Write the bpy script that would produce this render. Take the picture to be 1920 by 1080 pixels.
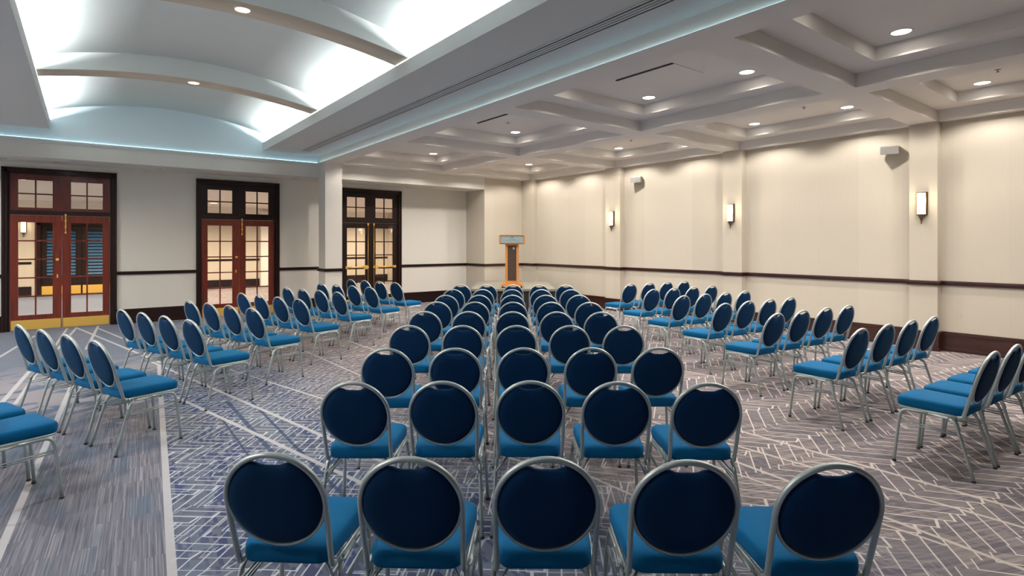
import bpy, bmesh, math, random
from mathutils import Vector, Matrix
random.seed(7)
for o in list(bpy.data.objects): bpy.data.objects.remove(o)
scene = bpy.context.scene
C = scene.collection
R = math.radians

# ------------------------------------------------------------------ camera
TH = R(37.456); HOR = 457.57; FPX = 1042.2; CAMZ = 1.7
SN, CS = math.sin(TH), math.cos(TH)
cam = bpy.data.cameras.new('camera'); camo = bpy.data.objects.new('camera', cam); C.objects.link(camo)
camo.location = (0, 0, CAMZ); camo.rotation_euler = (R(90), 0, -TH)
cam.sensor_width = 36; cam.lens = FPX / 1920 * 36; cam.shift_y = -(540 - HOR) / 1920
cam.clip_start = 0.05; scene.camera = camo

# ------------------------------------------------------------------ world, exposure
w = bpy.data.worlds.new('world'); scene.world = w; w.use_nodes = True
w.node_tree.nodes['Background'].inputs[0].default_value = (0.8, 0.85, 0.9, 1)
w.node_tree.nodes['Background'].inputs[1].default_value = 0.3
vs = scene.view_settings
vs.view_transform = 'Standard'; vs.look = 'None'; vs.gamma = 1; vs.use_curve_mapping = False
vs.exposure = 0.18
scene.cycles.max_bounces = 12; scene.cycles.diffuse_bounces = 7; scene.cycles.sample_clamp_indirect = 6.0
P_DOWN = 112.0      # coffer downlights, watts
P_RIB = 200.0
E_COVE = 125.0      # strength of the vault cove strips
P_FOYER = 540.0
P_SCONCE = 3.5

# ------------------------------------------------------------------ materials
def mat(name, col=(0.8, 0.8, 0.8), rough=0.6, metal=0.0, spec=None, coat=0.0, emit=None, estr=0.0, sheen=0.0, sheencol=None):
    m = bpy.data.materials.new(name); m.use_nodes = True
    b = m.node_tree.nodes['Principled BSDF']
    b.inputs['Base Color'].default_value = (*col, 1); b.inputs['Roughness'].default_value = rough
    b.inputs['Metallic'].default_value = metal
    if spec is not None: b.inputs['Specular IOR Level'].default_value = spec
    b.inputs['Coat Weight'].default_value = coat
    if sheen:
        b.inputs['Sheen Weight'].default_value = sheen; b.inputs['Sheen Roughness'].default_value = 0.4
        b.inputs['Sheen Tint'].default_value = (*(sheencol or col), 1)
    if emit: b.inputs['Emission Color'].default_value = (*emit, 1); b.inputs['Emission Strength'].default_value = estr
    return m

class NT:
    """tiny node-graph helper"""
    def __init__(s, m):
        s.t = m.node_tree; s.b = s.t.nodes['Principled BSDF']
        s.co = s.t.nodes.new('ShaderNodeTexCoord').outputs['Object']
    def put(s, inp, v):
        if isinstance(v, bpy.types.NodeSocket): s.t.links.new(v, inp)
        else: inp.default_value = v
    def m(s, op, a, b=0.0, c=None, clamp=False):
        n = s.t.nodes.new('ShaderNodeMath'); n.operation = op; n.use_clamp = clamp
        s.put(n.inputs[0], a); s.put(n.inputs[1], b)
        if c is not None: s.put(n.inputs[2], c)
        return n.outputs[0]
    def sep(s, v=None):
        n = s.t.nodes.new('ShaderNodeSeparateXYZ'); s.put(n.inputs[0], v or s.co); return n.outputs
    def comb(s, x, y, z=0.0):
        n = s.t.nodes.new('ShaderNodeCombineXYZ'); s.put(n.inputs[0], x); s.put(n.inputs[1], y); s.put(n.inputs[2], z); return n.outputs[0]
    def noise(s, v, scale=5.0, detail=2.0, rough=0.5):
        n = s.t.nodes.new('ShaderNodeTexNoise'); s.put(n.inputs['Vector'], v)
        n.inputs['Scale'].default_value = scale; n.inputs['Detail'].default_value = detail; n.inputs['Roughness'].default_value = rough
        return n.outputs['Fac']
    def white(s, v):
        n = s.t.nodes.new('ShaderNodeTexWhiteNoise'); n.noise_dimensions = '3D'; s.put(n.inputs['Vector'], v); return n.outputs['Value']
    def mix(s, f, a, b):
        n = s.t.nodes.new('ShaderNodeMix'); n.data_type = 'RGBA'
        s.put(n.inputs['Factor'], f)
        for i, v in ((6, a), (7, b)):
            s.put(n.inputs[i], v if isinstance(v, bpy.types.NodeSocket) else (*v, 1))
        return n.outputs[2]
    def step(s, x, lo, hi):
        n = s.t.nodes.new('ShaderNodeMapRange'); n.clamp = True
        s.put(n.inputs[0], x); n.inputs[1].default_value = lo; n.inputs[2].default_value = hi
        return n.outputs[0]
    def bump(s, h, strength=0.2, dist=0.002):
        n = s.t.nodes.new('ShaderNodeBump'); n.inputs['Strength'].default_value = strength; n.inputs['Distance'].default_value = dist
        s.put(n.inputs['Height'], h); s.t.links.new(n.outputs[0], s.b.inputs['Normal'])
    def base(s, c): s.t.links.new(c, s.b.inputs['Base Color'])

def wallpaper(name, a, b):
    m = mat(name, a, 0.7, spec=0.25); n = NT(m); x, y, z = n.sep()
    u = n.m('ADD', x, y)
    strip = n.white(n.comb(n.m('FLOOR', n.m('DIVIDE', u, 0.68)), 0.0, 0.0))
    grain = n.noise(n.comb(n.m('MULTIPLY', u, 60.0), n.m('MULTIPLY', z, 3.0), 0.0), 1.0, 3.0)
    seam = n.m('LESS_THAN', n.m('FRACT', n.m('DIVIDE', u, 0.68)), 0.006)
    f = n.m('ADD', n.m('MULTIPLY', strip, 0.55), n.m('MULTIPLY', grain, 0.45))
    col = n.mix(f, a, b); col = n.mix(n.m('MULTIPLY', seam, 0.12), col, (0.25, 0.2, 0.15))
    n.base(col); return m
def wood(name, a, b, rough=0.25, coat=0.4, axis='z', scale=1.0):
    m = mat(name, a, rough, coat=coat, spec=0.25 if coat < 0.1 else 0.5); n = NT(m); x, y, z = n.sep()
    k = {'z': (30, 30, 2.2), 'x': (2.2, 30, 30), 'y': (30, 2.2, 30)}[axis]
    v = n.comb(n.m('MULTIPLY', x, k[0] * scale), n.m('MULTIPLY', y, k[1] * scale), n.m('MULTIPLY', z, k[2] * scale))
    f = n.step(n.noise(v, 1.0, 4.0, 0.6), 0.3, 0.7); n.base(n.mix(f, a, b)); n.bump(f, 0.05, 0.001); return m
def plaster(name, c, rough=0.75):
    m = mat(name, c, rough, spec=0.2); n = NT(m)
    f = n.noise(n.co, 2.5, 3.0); n.base(n.mix(n.m('MULTIPLY', f, 0.5), c, tuple(v * 0.93 for v in c)))
    n.bump(n.noise(n.co, 160.0, 2.0), 0.04, 0.001); return m

M = {}
M['paper'] = wallpaper('wallpaper_beige', (0.57, 0.525, 0.45), (0.50, 0.455, 0.385))
M['paper2'] = wallpaper('wallpaper_grey_lit', (0.70, 0.68, 0.64), (0.67, 0.65, 0.61))  # same wallpaper as the beige; greyer tone stands for its cooler light
M['ceil'] = plaster('ceiling_paint', (0.78, 0.75, 0.715))
M['vault'] = plaster('vault_paint', (0.78, 0.80, 0.78))
M['soff'] = plaster('soffit_paint', (0.64, 0.66, 0.66))
M['vaultend_lit'] = plaster('vault_end_lit', (0.74, 0.86, 0.92))  # blue-white wash of the cove light put into the wall colour
M['rib'] = plaster('rib_underside_warmlit', (0.72, 0.61, 0.49))  # beige holds the warm lamplight on the rib undersides
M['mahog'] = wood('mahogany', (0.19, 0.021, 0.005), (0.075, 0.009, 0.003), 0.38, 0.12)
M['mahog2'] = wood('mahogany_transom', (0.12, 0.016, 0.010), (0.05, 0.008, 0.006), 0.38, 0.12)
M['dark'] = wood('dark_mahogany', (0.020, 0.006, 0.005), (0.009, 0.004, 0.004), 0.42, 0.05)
M['trim'] = wood('trim_mahogany', (0.055, 0.014, 0.010), (0.022, 0.007, 0.006), 0.32, 0.25, 'y')
M['brass'] = mat('brass', (0.92, 0.58, 0.13), 0.36, 0.6)
M['oak'] = wood('oak', (0.62, 0.28, 0.075), (0.50, 0.20, 0.05), 0.35, 0.2)
M['black'] = mat('black', (0.01, 0.01, 0.012), 0.6)
M['grille'] = mat('grille_dark', (0.015, 0.015, 0.017), 0.7)
M['back_dark'] = mat('back_wall_darkened', (0.05, 0.045, 0.045), 0.9)  # unseen back wall, darkened to hold back bounced light
M['white'] = mat('white_paint', (0.7, 0.7, 0.68), 0.5)
M['spk'] = mat('speaker_grey', (0.42, 0.42, 0.40), 0.6)
M['glass'] = mat('pane_glass', (1, 1, 1), 0.02)
def _glass(m):
    t = m.node_tree; out = t.nodes['Material Output']
    tr = t.nodes.new('ShaderNodeBsdfTransparent'); gl = t.nodes.new('ShaderNodeBsdfGlossy'); gl.inputs['Roughness'].default_value = 0.03
    fr = t.nodes.new('ShaderNodeFresnel'); fr.inputs[0].default_value = 1.35
    mx = t.nodes.new('ShaderNodeMixShader'); t.links.new(fr.outputs[0], mx.inputs[0]); t.links.new(tr.outputs[0], mx.inputs[1]); t.links.new(gl.outputs[0], mx.inputs[2])
    tr.inputs[0].default_value = (0.96, 0.96, 0.94, 1)
    t.links.new(mx.outputs[0], out.inputs[0])
_glass(M['glass'])
M['steel'] = mat('chair_metal', (0.43, 0.49, 0.50), 0.36, 0.55)
M['glide'] = mat('glide_plastic', (0.03, 0.03, 0.03), 0.5)
def fabric(name, a, b):
    m = mat(name, a, 0.85, spec=0.15, sheen=0.10, sheencol=(0.10, 0.5, 0.85)); n = NT(m); x, y, z = n.sep()
    def wv(k, p): return n.m('SINE', n.m('MULTIPLY', n.m('ADD', k, p), 1400.0))
    hh = n.m('MULTIPLY', wv(x, n.m('MULTIPLY', z, 0.35)), n.m('ADD', wv(y, z), 0.0))
    f = n.m('ADD', n.m('MULTIPLY', n.noise(n.co, 300.0, 2.0), 0.7), n.m('MULTIPLY', hh, 0.15))
    n.base(n.mix(f, a, b)); n.bump(f, 0.25, 0.001); return m
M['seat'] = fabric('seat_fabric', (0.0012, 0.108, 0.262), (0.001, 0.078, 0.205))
M['back'] = fabric('back_fabric_shaded', (0.0004, 0.025, 0.080), (0.0003, 0.016, 0.058))  # same fabric as the seat, darkened for the shade on the backs
M['lamp'] = mat('lamp_lens', (1, 1, 1), 0.4, emit=(1.0, 0.93, 0.82), estr=14)
M['lampwarm'] = mat('lamp_warm', (1, 1, 1), 0.4, emit=(1.0, 0.70, 0.40), estr=6)
M['lampoff'] = mat('lamp_unlit', (0.12, 0.12, 0.12), 0.3)
M['led'] = mat('cove_led', (1, 1, 1), 0.4, emit=(0.90, 0.98, 1.0), estr=E_COVE)
M['led2'] = mat('step_led', (1, 1, 1), 0.4, emit=(0.55, 0.90, 1.0), estr=2.8)
M['shade'] = mat('sconce_glass', (1, 0.95, 0.85), 0.4, emit=(1.0, 0.82, 0.58), estr=16)
M['bronze'] = mat('sconce_bronze', (0.25, 0.17, 0.10), 0.35, 0.9)
M['blue'] = mat('shutter_blue', (0.03, 0.10, 0.20), 0.4)
M['grey'] = mat('stage_top', (0.27, 0.26, 0.22), 0.35)
M['skirt'] = mat('stage_skirt', (0.012, 0.01, 0.012), 0.85)
M['brown'] = mat('lectern_panel', (0.055, 0.03, 0.02), 0.6)
M['plate'] = mat('lectern_plate', (0.42, 0.50, 0.50), 0.35, 0.4)
M['ink'] = mat('plate_ink', (0.12, 0.17, 0.20), 0.5)
M['alu'] = mat('stage_edge', (0.30, 0.30, 0.27), 0.4, 0.6)

def carpet(name):
    m = mat(name, (0.3, 0.3, 0.35), 0.95, spec=0.1); n = NT(m); x, y, z = n.sep()
    def rot(a, px=None, py=None):
        ca, sa = math.cos(R(a)), math.sin(R(a)); px = px or x; py = py or y
        return (n.m('SUBTRACT', n.m('MULTIPLY', px, ca), n.m('MULTIPLY', py, sa)),
                n.m('ADD', n.m('MULTIPLY', px, sa), n.m('MULTIPLY', py, ca)))      # u across a bearing a (clockwise from +Y), v along it
    def segline(x1, y1, x2, y2, hw, inf=False):
        L = math.hypot(x2 - x1, y2 - y1); ex, ey = (x2 - x1) / L, (y2 - y1) / L
        dx = n.m('SUBTRACT', x, x1); dy = n.m('SUBTRACT', y, y1)
        v = n.m('SUBTRACT', n.m('MULTIPLY', dx, ey), n.m('MULTIPLY', dy, ex))
        k = n.m('LESS_THAN', n.m('ABSOLUTE', v), hw)
        if not inf:
            u = n.m('ADD', n.m('MULTIPLY', dx, ex), n.m('MULTIPLY', dy, ey))
            k = n.m('MULTIPLY', k, n.m('LESS_THAN', n.m('ABSOLUTE', n.m('SUBTRACT', u, L / 2)), L / 2))
        return k
    def side(x1, y1, x2, y2):      # 1 on the right of the line going 1 -> 2
        dx = n.m('SUBTRACT', x, x1); dy = n.m('SUBTRACT', y, y1)
        return n.m('GREATER_THAN', n.m('SUBTRACT', n.m('MULTIPLY', dx, y2 - y1), n.m('MULTIPLY', dy, x2 - x1)), 0.0)
    def herring(a, L, S, lw):
        p, q = rot(a)
        wob = n.m('MULTIPLY', n.m('SUBTRACT', n.noise(n.co, 0.9, 1.0), 0.5), 0.5)
        row = n.m('FLOOR', n.m('DIVIDE', q, S))
        ph = n.m('SUBTRACT', n.m('ADD', p, wob), n.m('MULTIPLY', row, S))
        cyc = n.m('DIVIDE', ph, 2 * L); fr = n.m('SUBTRACT', cyc, n.m('FLOOR', cyc))
        hor = n.m('LESS_THAN', fr, 0.5)
        lh = n.m('LESS_THAN', n.m('FRACT', n.m('DIVIDE', n.m('ADD', q, 50 * S), S)), lw / S)
        lv = n.m('LESS_THAN', n.m('FRACT', n.m('DIVIDE', n.m('ADD', p, 50 * S), S)), lw / S)
        line = n.m('ADD', n.m('MULTIPLY', lh, hor), n.m('MULTIPLY', lv, n.m('SUBTRACT', 1.0, hor)))
        end = n.m('LESS_THAN', n.m('MINIMUM', fr, n.m('ABSOLUTE', n.m('SUBTRACT', fr, 0.5))), lw / (2 * L) * 0.8)
        line = n.m('MAXIMUM', line, end)
        col_ = n.m('FLOOR', n.m('DIVIDE', p, S))
        cell = n.m('ADD', n.m('MULTIPLY', n.white(n.comb(row, n.m('FLOOR', cyc), 1.7)), hor), n.m('MULTIPLY', n.white(n.comb(col_, n.m('FLOOR', n.m('DIVIDE', q, L)), 5.1)), n.m('SUBTRACT', 1.0, hor)))
        return line, end, cell
    fine = n.noise(n.co, 420.0, 2.0, 0.7)
    big = n.noise(n.co, 0.55, 3.0, 0.55)
    mid = n.noise(n.co, 6.0, 3.0, 0.6)
    # warm to the right, blue to the left
    warm = n.step(n.m('ADD', x, n.m('MULTIPLY', n.m('SUBTRACT', big, 0.5), 3.0)), 1.6, 3.6)
    warm = n.m('MAXIMUM', warm, n.m('MULTIPLY', n.step(y, 7.0, 9.0), n.step(x, 1.4, 2.4)))
    ground = n.mix(warm, (0.155, 0.19, 0.26), (0.25, 0.215, 0.21))
    # dark woven dashes
    u5, v5 = rot(4)
    dash = n.m('GREATER_THAN', n.white(n.comb(n.m('FLOOR', n.m('DIVIDE', u5, 0.022)), n.m('FLOOR', n.m('DIVIDE', v5, 0.075)), 0.0)), 0.50)
    dash = n.m('MULTIPLY', dash, n.step(n.noise(n.comb(n.m('MULTIPLY', u5, 2.6), n.m('MULTIPLY', v5, 0.6), 0), 1.0, 3.0), 0.40, 0.52))
    ground = n.mix(n.m('MULTIPLY', dash, 0.85), ground, n.mix(warm, (0.02, 0.045, 0.16), (0.15, 0.13, 0.14)))
    wx, wv = rot(112)
    wisp = n.noise(n.comb(n.m('MULTIPLY', wx, 42.0), n.m('MULTIPLY', wv, 1.3), 2.0), 1.0, 3.0, 0.6)
    ground = n.mix(n.m('MULTIPLY', n.m('MULTIPLY', n.step(wisp, 0.50, 0.66), warm), 0.8), ground, (0.42, 0.37, 0.36))
    ground = n.mix(n.m('MULTIPLY', n.m('MULTIPLY', n.step(wisp, 0.46, 0.34), warm), 0.7), ground, (0.12, 0.115, 0.15))
    l1, e1, c1 = herring(41, 0.32, 0.074, 0.009)
    l1b, e1b, c1b = herring(38, 0.47, 0.115, 0.009)
    l1 = n.m('MAXIMUM', l1, n.m('MULTIPLY', l1b, 0.55))
    l2, e2, c2 = herring(54, 0.48, 0.112, 0.0105)
    ln = n.m('ADD', n.m('MULTIPLY', l1, n.m('SUBTRACT', 1.0, warm)), n.m('MULTIPLY', l2, warm), clamp=True)
    cell = n.m('ADD', n.m('MULTIPLY', c1, n.m('SUBTRACT', 1.0, warm)), n.m('MULTIPLY', c2, warm))
    ground = n.mix(n.m('MULTIPLY', cell, 0.55), ground, (0.085, 0.085, 0.12))
    gap = n.step(n.noise(n.comb(n.m('MULTIPLY', u5, 0.9), n.m('MULTIPLY', v5, 0.35), 4.0), 1.0, 2.0), 0.30, 0.40)
    ln = n.m('MULTIPLY', ln, n.m('ADD', n.m('MULTIPLY', gap, 0.4), 0.6))
    hatch = n.mix(n.m('MULTIPLY', ln, 0.85), ground, n.mix(warm, (0.66, 0.72, 0.80), (0.72, 0.64, 0.60)))
    # streaky left field
    st = n.noise(n.comb(n.m('MULTIPLY', u5, 105.0), n.m('MULTIPLY', v5, 1.8), 0.0), 1.0, 4.0, 0.65)
    st2 = n.white(n.comb(n.m('FLOOR', n.m('DIVIDE', u5, 0.006)), n.m('FLOOR', n.m('DIVIDE', v5, 0.30)), 0.0))
    streak = n.mix(n.step(st, 0.30, 0.70), (0.060, 0.070, 0.11), (0.30, 0.30, 0.35))
    streak = n.mix(n.m('MULTIPLY', n.m('GREATER_THAN', st2, 0.86), 0.5), streak, (0.42, 0.42, 0.46))
    blu = n.step(n.noise(n.comb(n.m('MULTIPLY', u5, 5.0), n.m('MULTIPLY', v5, 1.3), 9.0), 1.0, 2.0), 0.50, 0.66)
    streak = n.mix(n.m('MULTIPLY', blu, 0.55), streak, (0.085, 0.15, 0.22))
    tick = n.m('MULTIPLY', n.m('GREATER_THAN', n.m('FRACT', n.m('DIVIDE', v5, 0.018)), 0.5), 0.18)
    streak = n.mix(tick, streak, (0.06, 0.06, 0.09))
    # torn blue / sand patches far left
    ju, jv = rot(60)
    jag = n.noise(n.comb(n.m('MULTIPLY', ju, 5.5), n.m('MULTIPLY', jv, 1.2), n.m('MULTIPLY', n.m('FRACT', n.m('MULTIPLY', jv, 2.0)), 0.7)), 1.0, 2.0, 0.4)
    patch = n.mix(n.step(jag, 0.46, 0.52), (0.115, 0.165, 0.25), (0.30, 0.29, 0.33))
    patch = n.mix(n.step(y, 8.8, 10.5), patch, n.mix(mid, (0.13, 0.165, 0.235), (0.20, 0.22, 0.27)))
    leftzone = n.m('SUBTRACT', 1.0, side(0.35, 3.32, 0.81, 9.19))
    far = n.step(n.m('ADD', y, n.m('MULTIPLY', mid, 1.2)), 7.2, 7.9)
    lz = n.mix(far, streak, patch)
    col = n.mix(leftzone, hatch, lz)
    # everything close to the doors is the plain mottled blue grey
    near = n.m('MULTIPLY', n.step(y, 8.9, 9.6), n.m('LESS_THAN', x, 1.25))
    col = n.mix(near, col, patch)
    lines = None
    for a in [(0.81, 9.19, 0.20, 1.40, 0.023), (-0.13, 8.7, -0.47, 2.5, 0.022), (0.77, 7.29, 1.80, 2.70, 0.020), (0.70, 9.78, 1.95, 3.5, 0.020),
              (1.40, 8.92, 2.75, 3.2, 0.016), (4.72, 2.9, 4.76, 0.2, 0.018), (4.30, 3.4, 4.50, 0.2, 0.014), (4.05, 2.6, 3.85, 0.2, 0.016), (3.65, 9.5, 3.85, 1.0, 0.012),
              (-1.10, 10.8, -0.75, 13.6, 0.024), (-0.17, 14.4, 0.85, 9.38, 0.022), (0.19, 13.99, 0.75, 11.0, 0.022), (-0.30, 14.4, -0.60, 7.9, 0.018),
              (-0.15, 14.4, -0.40, 11.2, 0.020), (0.20, 14.4, 0.0, 11.3, 0.022), (-0.55, 10.6, -0.80, 6.8, 0.024),
              (2.75, 9.4, 2.95, 2.0, 0.012), (6.2, 9.6, 6.5, 0.8, 0.013), (7.9, 8.5, 7.6, 1.0, 0.012), (9.2, 9.5, 9.4, 0.0, 0.012)]:
        k = segline(*a); lines = k if lines is None else n.m('MAXIMUM', lines, k)
    dk = None
    for a in [(1.21, 6.6, 1.20, 3.0, 0.020), (1.42, 6.6, 1.37, 3.0, 0.014), (1.05, 6.2, 1.02, 3.2, 0.010)]:
        k = segline(*a); dk = k if dk is None else n.m('MAXIMUM', dk, k)
    col = n.mix(n.m('MULTIPLY', dk, 0.8), col, (0.02, 0.05, 0.12))
    col = n.mix(n.m('MULTIPLY', lines, 0.9), col, n.mix(warm, (0.55, 0.56, 0.60), (0.56, 0.50, 0.46)))
    col = n.mix(n.m('MULTIPLY', fine, 0.35), col, (0.08, 0.08, 0.10))
    n.base(col); n.bump(fine, 0.5, 0.003)
    return m
M['carpet'] = carpet('carpet')

# ------------------------------------------------------------------ mesh helpers
class MB:
    def __init__(s): s.v = []; s.f = []; s.mi = []; s.sm = []
    def add(s, vs, fs, mi=0, smooth=False):
        o = len(s.v); s.v += [tuple(v) for v in vs]; s.f += [tuple(i + o for i in f) for f in fs]
        s.mi += [mi] * len(fs); s.sm += [smooth] * len(fs); return s
    def box(s, x0, x1, y0, y1, z0, z1, mi=0):
        x0, x1 = sorted((x0, x1)); y0, y1 = sorted((y0, y1)); z0, z1 = sorted((z0, z1))
        v = [(x0, y0, z0), (x1, y0, z0), (x1, y1, z0), (x0, y1, z0), (x0, y0, z1), (x1, y0, z1), (x1, y1, z1), (x0, y1, z1)]
        return s.add(v, [(0, 3, 2, 1), (4, 5, 6, 7), (0, 1, 5, 4), (1, 2, 6, 5), (2, 3, 7, 6), (3, 0, 4, 7)], mi)
    def bbox(s, x0, x1, y0, y1, z0, z1, b=0.004, mi=0):
        bm = bmesh.new(); bmesh.ops.create_cube(bm, size=1.0)
        for v in bm.verts: v.co = ((x0 + x1) / 2 + v.co.x * abs(x1 - x0), (y0 + y1) / 2 + v.co.y * abs(y1 - y0), (z0 + z1) / 2 + v.co.z * abs(z1 - z0))
        bmesh.ops.bevel(bm, geom=list(bm.edges), offset=b, segments=2, affect='EDGES', profile=0.7)
        bm.verts.ensure_lookup_table(); bm.verts.index_update()
        s.add([v.co.copy() for v in bm.verts], [[v.index for v in f.verts] for f in bm.faces], mi); bm.free(); return s
    def prism_y(s, poly, y0, y1, mi=0, smooth=False):      # poly of (x, z), counter-clockwise seen from -Y
        n = len(poly); v = [(x, y0, z) for x, z in poly] + [(x, y1, z) for x, z in poly]
        f = [tuple(range(n)), tuple(range(2 * n - 1, n - 1, -1))] + [(i, i + n, (i + 1) % n + n, (i + 1) % n) for i in range(n)]
        return s.add(v, f, mi, smooth)
    def strip_y(s, top, bot, y0, y1, mi=0):                # arc band: top and bottom polylines (x, z)
        n = len(top); v = [(x, y0, z) for x, z in top] + [(x, y1, z) for x, z in top] + [(x, y0, z) for x, z in bot] + [(x, y1, z) for x, z in bot]
        for i in range(n - 1):
            s.add([v[i], v[i + 1], v[n + i + 1], v[n + i]], [(0, 1, 2, 3)], mi, True)
            s.add([v[2 * n + i], v[2 * n + i + 1], v[3 * n + i + 1], v[3 * n + i]], [(3, 2, 1, 0)], mi, True)
            s.add([v[i], v[i + 1], v[2 * n + i + 1], v[2 * n + i]], [(3, 2, 1, 0)], mi)
            s.add([v[n + i], v[n + i + 1], v[3 * n + i + 1], v[3 * n + i]], [(0, 1, 2, 3)], mi)
        s.add([v[0], v[n], v[3 * n], v[2 * n]], [(0, 1, 2, 3)], mi); s.add([v[n - 1], v[2 * n - 1], v[4 * n - 1], v[3 * n - 1]], [(3, 2, 1, 0)], mi)
        return s
    def tube(s, pts, ra, rb=None, seg=10, closed=False, ref=Vector((0, 0, 1)), mi=0, cap=True):
        rb = rb or ra; pts = [Vector(p) for p in pts]; n = len(pts); rings = []
        for i, p in enumerate(pts):
            if closed: t = pts[(i + 1) % n] - pts[i - 1]
            else: t = pts[min(i + 1, n - 1)] - pts[max(i - 1, 0)]
            t.normalize(); a = ref - t * ref.dot(t)
            if a.length < 1e-3: a = Vector((1, 0, 0)) - t * t.x
            a.normalize(); b = t.cross(a)
            rings.append([p + a * (math.cos(2 * math.pi * k / seg) * ra) + b * (math.sin(2 * math.pi * k / seg) * rb) for k in range(seg)])
        v = [q for r in rings for q in r]; f = []
        for i in range(n if closed else n - 1):
            j = (i + 1) % n
            f += [(i * seg + k, i * seg + (k + 1) % seg, j * seg + (k + 1) % seg, j * seg + k) for k in range(seg)]
        s.add(v, f, mi, True)
        if cap and not closed: s.add(rings[0], [tuple(range(seg - 1, -1, -1))], mi); s.add(rings[-1], [tuple(range(seg))], mi)
        return s
    def lathe(s, prof, c=(0, 0, 0), seg=20, mi=0, smooth=True):     # prof (r, z) about a vertical axis
        n = len(prof); v = [(c[0] + r * math.cos(2 * math.pi * k / seg), c[1] + r * math.sin(2 * math.pi * k / seg), c[2] + z) for r, z in prof for k in range(seg)]
        f = [(i * seg + k, i * seg + (k + 1) % seg, (i + 1) * seg + (k + 1) % seg, (i + 1) * seg + k) for i in range(n - 1) for k in range(seg)]
        return s.add(v, f, mi, smooth)
    def disc(s, c, r, seg=24, up=False, mi=0):
        v = [(c[0] + r * math.cos(2 * math.pi * k / seg), c[1] + r * math.sin(2 * math.pi * k / seg), c[2]) for k in range(seg)]
        return s.add(v, [tuple(range(seg)) if up else tuple(range(seg - 1, -1, -1))], mi)
    def build(s, name, mats, parent=None):
        me = bpy.data.meshes.new(name); me.from_pydata(s.v, [], s.f)
        for m in (mats if isinstance(mats, (list, tuple)) else [mats]): me.materials.append(M[m])
        for p, mi, sm in zip(me.polygons, s.mi, s.sm): p.material_index = mi; p.use_smooth = sm
        bm = bmesh.new(); bm.from_mesh(me); bmesh.ops.remove_doubles(bm, verts=list(bm.verts), dist=1e-5)
        bmesh.ops.recalc_face_normals(bm, faces=list(bm.faces)); bm.to_mesh(me); bm.free()
        o = bpy.data.objects.new(name, me); C.objects.link(o)
        if parent: o.parent = parent
        return o
def tag(o, label=None, cat=None, group=None, kind=None):
    if label: o['label'] = label
    if cat: o['category'] = cat
    if group: o['group'] = group
    if kind: o['kind'] = kind
    return o
def empty(name, loc, rz=0):
    o = bpy.data.objects.new(name, None); C.objects.link(o); o.location = loc; o.rotation_euler = (0, 0, rz); o.empty_display_size = 0.2; return o
def struct(o, label, cat): return tag(o, label, cat, kind='structure')
def copy_tree(o, parent=None):
    c = o.copy(); C.objects.link(c)
    if parent: c.parent = parent
    for ch in o.children: copy_tree(ch, c)
    return c
def cw(r, d): return (d * SN + r * CS, d * CS - r * SN)      # metres right / ahead of the photographer -> world

# ------------------------------------------------------------------ room dimensions
XR, XP, YH, YW = 10.87, 10.70, 13.47, 14.46      # right wall, pillar faces, header face, door wall
XE, ZC, ZS = 4.47, 3.647, 3.815                   # edge of the coffered half, coffer beams, soffit
XL, YB = -4.6, -4.0                               # left and back walls
ZSOF = 3.305                                      # low soffit over the doors
TOP = 4.75
DOORS = [-0.39, 2.895, 6.20]; DW = 0.85; DH = 3.14
BEAMS = [(-0.50, -0.10), (2.89, 3.27), (6.27, 6.65), (9.66, 10.04), (13.05, YH)]

# floor (room) and the foyer beyond the doors
b = MB(); b.box(XL - 0.2, 11.1, YB - 0.2, 24.2, -0.12, 0.0)
floor = struct(b.build('floor', 'carpet'), 'blue and grey patterned carpet with white hatching and long white lines', 'carpet')
b = MB(); b.box(XR, XR + 0.2, YB, YH + 0.2, 0, 4.2)
struct(b.build('wall_right', 'paper'), 'beige papered wall with pillars, sconces and dark chair rail', 'wall')
b = MB(); b.box(9.3, XR + 0.2, YH, YW + 0.15, 0, 4.2)
struct(b.build('wall_corner', 'paper'), 'short beige wall jutting out behind the lectern in the corner', 'wall')
b = MB(); xs = [XL] + [q for c in DOORS for q in (c - DW, c + DW)] + [9.3]
for i in range(0, len(xs), 2): b.box(xs[i], xs[i + 1], YW, YW + 0.15, 0, ZSOF)
for c in DOORS: b.box(c - DW, c + DW, YW, YW + 0.15, DH, ZSOF)
struct(b.build('wall_doors', 'paper2'), 'pale grey wall holding three glazed double doors', 'wall')
b = MB(); b.box(XL, 9.3, YH, YW + 0.15, ZSOF, ZC); struct(b.build('wall_header', 'paper2'), 'deep plastered header with low soffit above the three doors', 'wall')
b = MB(); b.box(XL - 0.2, XL, YB, YW + 0.15, 0, TOP)
struct(b.build('wall_left', 'paper2'), 'pale grey left wall outside the picture', 'wall')
b = MB(); b.box(XL, XR, YB - 0.2, YB, 0, TOP)
struct(b.build('wall_back', 'back_dark'), 'unseen back wall made dark to cut light behind the photographer', 'wall')
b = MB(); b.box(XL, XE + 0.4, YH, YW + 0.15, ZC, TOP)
struct(b.build('wall_vault_end', 'vaultend_lit'), 'arched end wall of the vault with blue-white light wash in its colour', 'wall')
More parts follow.
